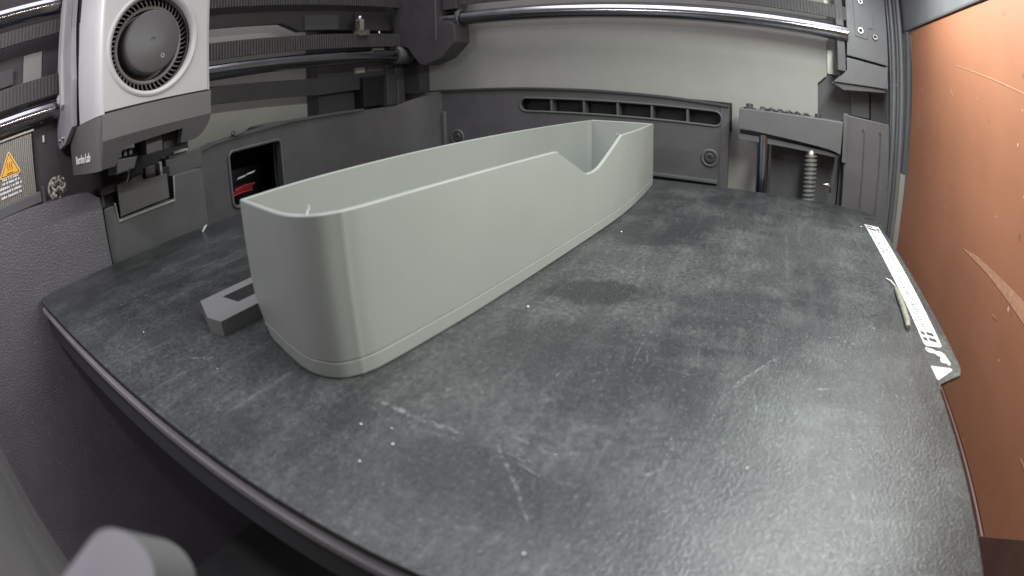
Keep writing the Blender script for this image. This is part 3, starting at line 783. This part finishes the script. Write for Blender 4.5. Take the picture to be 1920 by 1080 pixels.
# grey side plate standing out behind the cheek
obj('side_plate', extr(BM(), 0, [(272.5, 64.6), (290, 58.5), (303, 57.2), (306, 61), (304, 80), (300, 100), (301.5, 150), (276, 150), (276, 108), (270.5, 84)], 28.2, 31.0, bevel=0.4), 'sideplate', T)
obj('side_plate', extr(BM(), 0, [(286, 76), (289, 74), (294, 98), (292.5, 150), (287.5, 150), (290, 100)], 26.6, 28.3, bevel=0.3), 'cover', T)
obj('plate_slit', box(BM(), (30.9, 268.4, 108), (33.3, 270.4, 150), 0.2), 'black', T)
obj('plate_boss', lathe(BM(), (28.3, 297, 79.5), (-1, 0, 0), [(2.6, 0), (2.6, 0.8), (1.4, 1.6)], 18), 'cover', T, smooth=40)
for y, z in ((291, 61.6), (299, 61.2)):
    screw('plate_pin', (28.2, y, z), (-1, 0, 0), 0.9, T)
# fan
fan = obj('fan', lathe(BM(), (FC[0], 244.0, FC[1]), (0, -1, 0), [(19.6, -15), (19.6, -14.0), (14.6, -13.4), (14.2, -6), (0.01, -6)], 64), 'fan', T, smooth=40)
obj('fan_shroud', lathe(BM(), (FC[0], 243.2, FC[1]), (0, 1, 0), [(19.75, 0), (19.75, 15), (21, 15), (21, 0)], 72, True), 'fanrim', fan, smooth=40)
FD = Vector((0, -1, 0))
blade_me = None
NB = 54
for k in range(NB):
    if blade_me is None:
        bm = BM()
        # curved forward-swept blade at angle 0, from r=15.7 to r=19.1
        prof = [(15.6, -0.030), (16.8, -0.012), (18.0, 0.016), (19.0, 0.050)]
        ring = []
        for y in (245.6, 257.0):
            top = [(r * math.cos(a), y, r * math.sin(a)) for r, a in prof]
            bot = [(r * math.cos(a + 0.033), y, r * math.sin(a + 0.033)) for r, a in prof[::-1]]
            ring.append([bm.verts.new(q) for q in top + bot])
        A, B = ring
        for i in range(8):
            j = (i + 1) % 8; bm.faces.new((A[i], A[j], B[j], B[i]))
        bm.faces.new(A); bm.faces.new(B[::-1])
        for v in bm.verts: v.co *= S
        bmesh.ops.recalc_face_normals(bm, faces=bm.faces[:])
        blade_me = bpy.data.meshes.new('blade'); bm.to_mesh(blade_me); bm.free(); blade_me.materials.append(M['fan'])
    b_ = bpy.data.objects.new('blade', blade_me); scene.collection.objects.link(b_)
    b_.parent = fan
    b_.location = (Vector((FC[0], 0, FC[1])) - ORG[T.name]) * S
    b_.location.y = -ORG[T.name].y * S
    b_.rotation_euler = (0, 2 * math.pi * k / NB, 0)
obj('blade_ring', lathe(BM(), (FC[0], 244.0, FC[1]), (0, -1, 0), [(16.1, -12), (16.1, -1.4), (15.7, -1.0), (14.7, -1.4), (14.7, -12)], 64, True), 'fanrim', fan, smooth=40)
obj('blade_lip', lathe(BM(), (FC[0], 244.0, FC[1]), (0, -1, 0), [(19.6, -1.0), (19.6, -0.6), (19.0, -0.5), (19.0, -1.0)], 64, True), 'fanrim', fan, smooth=40)
hub = obj('hub', lathe(BM(), (FC[0] + 0.3, 244.0, FC[1] + 0.6), (0, -1, 0), [(13.0, -7), (13.0, 2.2), (12.6, 2.8), (11.8, 3.1), (1.2, 3.3), (1.0, 3.0), (0.01, 3.0)], 56), 'fan', fan, smooth=35)
obj('hub_dot', lathe(BM(), (FC[0] + 5.0, 240.9, FC[1] - 6.2), (0, -1, 0), [(0.95, -0.2), (0.95, 0.12), (0.5, 0.12), (0.4, 0.02), (0.01, 0.02)], 14), 'fanrim', fan, smooth=35)
# hot end seen through the skirt notch
obj('hotend_block', box(BM(), (55.6, 248, 44.4), (63.8, 262, 60), 0.5), 'liner', T)
obj('duct', box(BM(), (66, 252, 44), (78, 262, 56), 0.6), 'dark', T)
obj('duct', extr(BM(), 1, [(41, 40.5), (50, 40.8), (52, 45.0), (42, 46.2)], 250, 262, bevel=0.5), 'liner', T)
for k in range(3):
    obj('duct_fin', box(BM(), (42.4 + 2.6 * k, 248.8, 46.4), (44.0 + 2.6 * k, 252, 49.0), 0.3), 'liner', T)
obj('underside', box(BM(), (37.2, 256, 45), (79.8, 290, 47.5), 0.4), 'black', T)
obj('nozzle', lathe(BM(), (58, 272, 45), (0, 0, -1), [(5, -3), (5, 3), (3, 4.5), (1, 8), (0.5, 8.2)], 20), 'dark', T, smooth=40)
obj('probe_strip', box(BM(), (76, 268, 38.6), (90, 272, 40.2), 0.3), 'midgrey', T)
obj('probe_contact', box(BM(), (78, 266, 40.3), (86, 270, 41.4), 0.3), 'panel', T)

# ================================================================== HEATED BED AND BUILD PLATE
t = thing('heated_bed', (128, 140, -16), 'dark heated bed with a thin grey metal rim under the build plate', 'bed')
obj('bed_slab', box(BM(), (1.2, 2, -16), (254, 284, -4.4), 0.6), 'bedside', t)
obj('bed_rim', extr(BM(), 2, rrect(-0.5, 0.5, 256, 285.6, 4), -5.0, -3.5, bevel=0.25), 'bedmetal', t)
obj('bed_gap', box(BM(), (2.0, 3, -3.6), (254, 283, -0.9)), 'black', t)
pl = thing('build_plate', (128, 140, -0.9), 'scratched charcoal textured build plate with a white printed strip on its front tab', 'build plate')
outline = arc(3, 283, 3, 90, 180, 4) + [(0, 1.5), (1.5, 0), (71.5, 0), (75.6, -1.2)] + [(79.5, -6.6), (81.5, -9.6), (85.4, -11.0), (250.6, -11.0), (253.2, -9.8), (258.6, -3.4), (259.2, -1), (256.2, 286)]
obj('plate_sheet', extr(BM(), 2, outline, -0.9, 0.0, bevel=0.18), 'sheet', pl)
def flat(name, pts, m, z=0.05, parent=pl):
    return obj(name, extr(BM(), 2, pts, z - 0.045, z), m, parent)
st = flat('label_strip', [(223.8, -1.0), (97.0, -0.9), (95.4, -1.4), (95.6, -6.4), (96.6, -7.4), (223.4, -8.9)], 'stripwhite', 0.06)
# black bars at both ends of the strip
for pts in ([(222.2, -2.0), (221.0, -5.0), (219.2, -4.8), (220.6, -2.0)], [(217.8, -2.2), (216.6, -6.2), (214.0, -5.8), (215.4, -2.0)],
            [(220.2, -1.6), (216.6, -1.6), (216.8, -2.1), (220.2, -2.1)], [(219.0, -6.6), (215.6, -7.0), (215.6, -8.2), (219.0, -7.8)],
            [(214.0, -6.6), (212.6, -6.6), (212.6, -7.8), (214.0, -7.8)]):
    flat('printed_bar', pts, 'ink', 0.10, st)
for x0 in (104.6, 100.9):
    for y0, y1 in ((-1.5, -3.0), (-3.6, -6.2)):
        flat('printed_bar', [(x0, y0), (x0 - 2.1, y0 - 0.1), (x0 - 2.6, y1), (x0 - 0.5, y1)], 'ink', 0.10, st)
rr_ = random.Random(5)
def squiggle(xa, xb, y, hgt, m, step):
    bm = BM(); x = xa
    while x > xb:
        w = rr_.uniform(0.3, 0.6) * step; hh = rr_.uniform(0.5, 1.0) * hgt; y0 = y + rr_.uniform(-0.2, 0.2)
        if rr_.random() > 0.12:
            extr(bm, 2, [(x, y0), (x - 0.42 * step, y0), (x - 0.5 * step - w * 0.3, y0 - hh), (x - 0.1 * step - w * 0.3, y0 - hh)], 0.062, 0.10)
        x -= step * rr_.uniform(0.8, 1.3)
    q = obj('printed_line', bm, m, st); q['kind'] = 'stuff'
squiggle(211, 168, -2.4, 1.5, 'inkpale', 1.5)
squiggle(186, 170, -5.4, 1.3, 'inkpale', 1.7)
squiggle(150, 108, -2.9, 2.2, 'inkpale', 1.6)
# white key mark and arrow on the tab
flat('printed_key', [(94.2, -0.8), (92.8, -0.7), (91.6, -1.2), (91.4, -3.6), (90.4, -4.2), (90.0, -5.2), (88.6, -4.6), (87.2, -4.4), (86.6, -5.2), (86.8, -6.4), (85.8, -6.8), (86.0, -7.4), (87.4, -7.8), (91.8, -7.0), (93.0, -6.0), (93.0, -4.2), (93.8, -3.4)], 'stripwhite', 0.06)
flat('printed_arrow', [(84.0, -0.3), (83.4, -0.2), (77.6, -0.7), (77.2, -1.1), (83.2, -7.2), (83.8, -7.3), (84.2, -6.8)], 'stripwhite', 0.06)
for x0 in (250.6, 241.5):
    flat('tab_slot', [(x0, -3.2), (x0 - 4.6, -3.2), (x0 - 5.0, -9.4), (x0 - 1.2, -9.0)], 'black', 0.05)
# chalky scratches with shapes of their own
def scratch(path, w, z=0.03):
    bm = BM(); P = [Vector((*q, 0)) for q in path]; L_ = []; R_ = []
    for i, q in enumerate(P):
        tt = (P[min(i + 1, len(P) - 1)] - P[max(i - 1, 0)]).normalized(); nn = Vector((-tt.y, tt.x, 0))
        ww = w * (0.35 if i in (0, len(P) - 1) else 1.0)
        L_.append(bm.verts.new((q + nn * ww).to_tuple()[:2] + (z,))); R_.append(bm.verts.new((q - nn * ww).to_tuple()[:2] + (z,)))
    for i in range(len(P) - 1):
        bm.faces.new((L_[i], L_[i + 1], R_[i + 1], R_[i]))
    obj('scratch', bm, 'scratch', pl)
scratch([(30, 85.1), (26.5, 82.4), (24.2, 79.9), (19.5, 76), (14.9, 72.3)], 0.28)
for k in range(4):
    scratch([(30.2 - 1.2 * k, 84.0 - 0.9 * k), (29.4 - 1.3 * k, 81.0 - 1.1 * k), (28.0 - 1.2 * k, 78.0 - 1.0 * k)], 0.16)
scratch(catmull([(30.2, 63.9), (30.9, 59.9), (34.7, 58.3), (39, 58.4), (42.7, 59.3)], 4), 0.25)
scratch([(15.1, 166.5), (19.7, 160.7), (22.5, 156.6), (25.0, 153.0)], 0.35)
for k in range(4):
    scratch([(51.9 + 1.6 * k, 54.6 - 1.0 * k), (61.9 + 1.5 * k, 50.8 - 0.9 * k), (72.8 + 1.1 * k, 44.7 - 0.9 * k)], 0.13)
scratch([(64.5, 34.7), (65.5, 31), (66.4, 27.8)], 0.3)
scratch(catmull([(30.7, 111.3), (29.8, 104), (29.2, 98.2), (28.9, 90.6)], 4), 0.5)
for k in range(64):
    x, y = rr_.uniform(20, 230), rr_.uniform(8, 100)
    a = rr_.choice((0.5, 2.2, 1.4, 0.0)) + rr_.gauss(0, 0.25); l_ = rr_.uniform(2, 13)
    scratch([(x, y), (x + l_ * 0.5 * math.cos(a), y + l_ * 0.5 * math.sin(a) + 0.3), (x + l_ * math.cos(a), y + l_ * math.sin(a))], rr_.uniform(0.06, 0.15))
for k in range(10):
    x, y = rr_.uniform(20, 110), rr_.uniform(195, 270)
    l_ = rr_.uniform(5, 18)
    scratch([(x, y), (x + l_ * 0.5, y + 0.4), (x + l_, y + rr_.uniform(-1, 1))], rr_.uniform(0.1, 0.3))

# ================================================================== PRINTED THINGS ON THE PLATE
def smooth_outline():
    front = catmull([(36.3, 118.3), (41.3, 116.9), (54, 115.2), (73, 113.2), (100, 111.3), (136, 109.2), (172, 107.8), (205, 108.6), (240.5, 110.9)], 18)
    back = catmull([(240.0, 143.2), (200, 147.2), (160, 150.2), (128, 152.2), (85, 154.4), (59, 156.0), (39.6, 156.4)], 8)
    near = [(39.3 - 5.4 * k / 6, 156.0 - 16.6 * k / 6) for k in range(6)] + catmull([(33.9, 139.4), (31.7, 131.8), (31.2, 126.2), (32.7, 121.3), (36.3, 118.3)], 8)
    return front + back + near[1:-1]
out = smooth_outline()
def ztop(x): return 33.0 - 1.3 * (x - 35) / 205
NP = [(113.5, 33), (115.2, 32.3), (116.6, 31.3), (134.6, 23.0), (136.6, 22.4), (142.0, 22.3), (146.5, 22.9), (150.2, 24.0), (153.5, 25.2), (171.8, 32.0), (172.6, 33)]
def profile(x, y):
    zt = ztop(x)
    if y < 112.5 and NP[0][0] < x < NP[-1][0]:
        for (xa, za), (xb, zb) in zip(NP, NP[1:]):
            if xa <= x <= xb:
                return min(zt, za + (zb - za) * (x - xa) / (xb - xa))
    return zt
# refine the outline around the notch so that its corners stay crisp
ref = []
for i, q in enumerate(out):
    ref.append(q)
    nx = out[(i + 1) % len(out)]
    if q[1] < 112.5 and nx[1] < 112.5 and nx[0] > q[0]:
        for xk in sorted(set([a for a, _ in NP] + [120 + 2 * k for k in range(25)])):
            if q[0] + 0.05 < xk < nx[0] - 0.05:
                tt = (xk - q[0]) / (nx[0] - q[0]); ref.append((xk, q[1] + (nx[1] - q[1]) * tt))
out = ref; n = len(out)
nrm = []
for i in range(n):
    a, b = Vector(out[i - 1]), Vector(out[(i + 1) % n]); tt = (b - a).normalized(); nrm.append(Vector((-tt.y, tt.x)))
def off(i, d_): return (out[i][0] + nrm[i].x * d_, out[i][1] + nrm[i].y * d_)
B = thing('storage_bin', (136, 132, 0), 'long pale grey-green printed bin with a V-shaped notch in its rim', 'bin')
TH = 1.25
bm = BM()
rows = []
def tuck(q, z):
    # the foot of the near rear corner tucks inward
    x, y = q; w = max(0.0, 1 - z / 9.5) * max(0.0, min(1.0, (85 - x) / 40)) * max(0.0, min(1.0, (y - 132) / 22))
    return (x - 1.6 * w, y - 6.0 * w)
for dz, ins in ((0.0, 0.35), (0.35, 0.0), (3.45, 0.0), (3.55, 0.16), (3.75, 0.16), (3.9, 0.0)):
    rows.append([bm.verts.new((*tuck(off(i, ins), dz), dz)) for i in range(n)])
K = 6
for k in range(1, K + 1):
    rows.append([bm.verts.new((*tuck(off(i, 0.0), 3.9 + (profile(*out[i]) - 3.9 - 0.25) * k / K), 3.9 + (profile(*out[i]) - 3.9 - 0.25) * k / K)) for i in range(n)])
rows.append([bm.verts.new((*off(i, 0.22), profile(*out[i]))) for i in range(n)])
rows.append([bm.verts.new((*off(i, TH - 0.22), profile(*out[i]))) for i in range(n)])
rows.append([bm.verts.new((*off(i, TH), profile(*out[i]) - 0.25)) for i in range(n)])
rows.append([bm.verts.new((*off(i, TH), 1.4)) for i in range(n)])
for A, C_ in zip(rows, rows[1:]):
    for i in range(n):
        j = (i + 1) % n; bm.faces.new((A[i], A[j], C_[j], C_[i]))
bm.faces.new(rows[0])
sh = obj('wall_shell', bm, 'print', B, smooth=28)
bm = BM(); bm.faces.new([bm.verts.new((*off(i, TH - 0.02), 1.45)) for i in range(n)])
r0 = bm.faces[:] if False else None
obj('bin_floor', bm, 'print', B)
obj('filament_wisp', tube(BM(), [(32.4, 123.6, 32.6), (32.5, 123.4, 33.6), (32.8, 123.2, 34.0), (32.7, 123.0, 34.6)], [0.2, 0.18, 0.16, 0.1], 6), 'crumb', B, smooth=60)
for k in range(7):
    x = 171 + rr_.uniform(-1.2, 2); z0 = ztop(x) + 0.1
    obj('filament_wisp', tube(BM(), [(x, 108.6 + rr_.uniform(0, 1), z0 - 0.6), (x - 1.2 * rr_.random(), 109.2, z0 + 0.5 * rr_.random()), (x - 3.5 * rr_.random(), 109.4, z0 + rr_.uniform(-1, 0.8))], 0.16, 5), 'print', B)

# slotted bar behind the bin
ring = [(34.0, 163.1), (52, 163.0), (95, 162.6), (95, 182.0), (57, 182.4), (37.4, 182.8), (36.2, 181.6), (31.2, 169.4), (31.0, 166)]
bm = extr(BM(), 2, [(31.6, 163.2), (96, 162.6), (96, 182.0), (36.8, 182.6), (31.1, 169.4)], 0.0, 4.1, holes=[[(42.3, 178.0), (90, 177.0), (90, 168.6), (42.4, 169.8)]])
o = obj('slotted_bar', bm, 'print2'); tag(o, 'flat grey printed bar with a rectangular slot lying behind the bin', 'printed bar')

# loose scraps
o = obj('filament_scrap', tube(BM(), [(136.0, 1.0, 0.85), (130, 1.2, 0.95), (118, 1.8, 0.95), (108, 2.5, 0.95), (103.4, 3.1, 0.85)], [0.5, 0.95, 1.05, 1.05, 0.75], 10), 'olivestick', smooth=60)
tag(o, 'olive strip of filament lying along the white printed strip', 'filament scrap')
o = obj('filament_hair', tube(BM(), [(145, 2.6, 0.2), (141, 1.6, 0.9), (137, 0.8, 0.8)], 0.17, 6), 'crumb', smooth=60)
tag(o, 'fine pale hair of plastic at the tip of the olive strip', 'plastic hair')
for k, (x, y, r) in enumerate(((22.5, 107.4, .42), (20.8, 99.1, .42), (78.7, 103.1, .6), (9.2, 70.1, .38), (24.4, 102.0, .3), (14.4, 101.0, .36), (149.6, 101.0, .6), (36.5, 45.4, .36), (18.3, 190.8, .5), (215, 2.2, .7), (20, 150, .3), (30, 75, .25))):
    bm = BM(); bmesh.ops.create_icosphere(bm, subdivisions=2, radius=r * 0.46)
    for v in bm.verts: v.co = Vector((v.co.x * rr_.uniform(.85, 1.15) + x, v.co.y * rr_.uniform(.85, 1.15) + y, v.co.z * 0.8 + r * 0.75))
    o = obj('plastic_crumb', bm, 'crumb', smooth=80); tag(o, {2: 'white plastic crumb beside the long side of the bin', 6: 'white plastic crumb by the bin below its notch',
        8: 'white plastic crumb near the slotted bar', 9: 'white plastic crumb beside the far end of the printed strip'}.get(k, 'tiny white plastic crumb on the bare open part of the build plate'), 'crumb', 'crumbs scattered on the plate')
o = obj('rim_flake', tube(BM(), [(94.0, 276, 0.2), (95, 275, 2.0), (96.2, 274.4, 3.0)], [0.5, 0.6, 0.2], 6), 'crumb', smooth=60)
tag(o, 'white flake standing at the rear edge of the plate', 'flake')

# ================================================================== NEAR THE CAMERA
t = thing('rounded_tab', (-28, 82, 10), 'blurred grey tab, coloured paler on its lit face, with a rounded end close to the camera', 'tab')
RT, UP, FW = Vector(R.col[0]), Vector(R.col[1]), -Vector(R.col[2])
def look_dir(px, py):
    d_ = Vector((px - 960, 540 - py)) / 1000; r_ = d_.length; th = 0.943026 * r_ + 0.120026 * r_ ** 3
    return (RT * d_.x / r_ + UP * d_.y / r_) * math.sin(th) + FW * math.cos(th)
vd = look_dir(226, 1062)
c0 = CAM + vd * 46.0
sd = (RT - vd * RT.dot(vd)).normalized(); up = sd.cross(vd).normalized()
lean = Vector((math.cos(math.radians(-28)), math.sin(math.radians(-28))))     # the tab leans to one side
ax_s = sd * lean.x + up * lean.y; ax_u = up * lean.x - sd * lean.y
def tab_mesh(r, c, push):
    bm = BM()
    sh_ = [(-r, -16)] + [(r * math.cos(math.radians(180 - 180 * i / 20)), r * math.sin(math.radians(180 - 180 * i / 20))) for i in range(21)] + [(r, -16)]
    v0 = [bm.verts.new(c + ax_s * a + ax_u * b) for a, b in sh_]
    v1 = [bm.verts.new(c + ax_s * a + ax_u * b + push) for a, b in sh_]
    f0 = bm.faces.new(v0); f1 = bm.faces.new(v1[::-1])
    for i in range(len(v0)):
        j = (i + 1) % len(v0); bm.faces.new((v0[i], v0[j], v1[j], v1[i]))
    bmesh.ops.bevel(bm, geom=list(set(f0.edges) | set(f1.edges)), offset=0.75 if push.length > 2 else 0.35, segments=3, profile=0.6, affect='EDGES')
    return bm
obj('tab_lit_face', tab_mesh(3.1, c0, vd * 0.8), 'tab', t, smooth=35)  # lit side of the tab, light put into its paler colour
obj('tab_shaded_body', tab_mesh(3.3, c0 + vd * 0.85, vd * 5.0 + sd * 4.4 + up * 1.2), 'midgrey', t, smooth=35)  # shaded side of the same tab, shade put into the darker grey
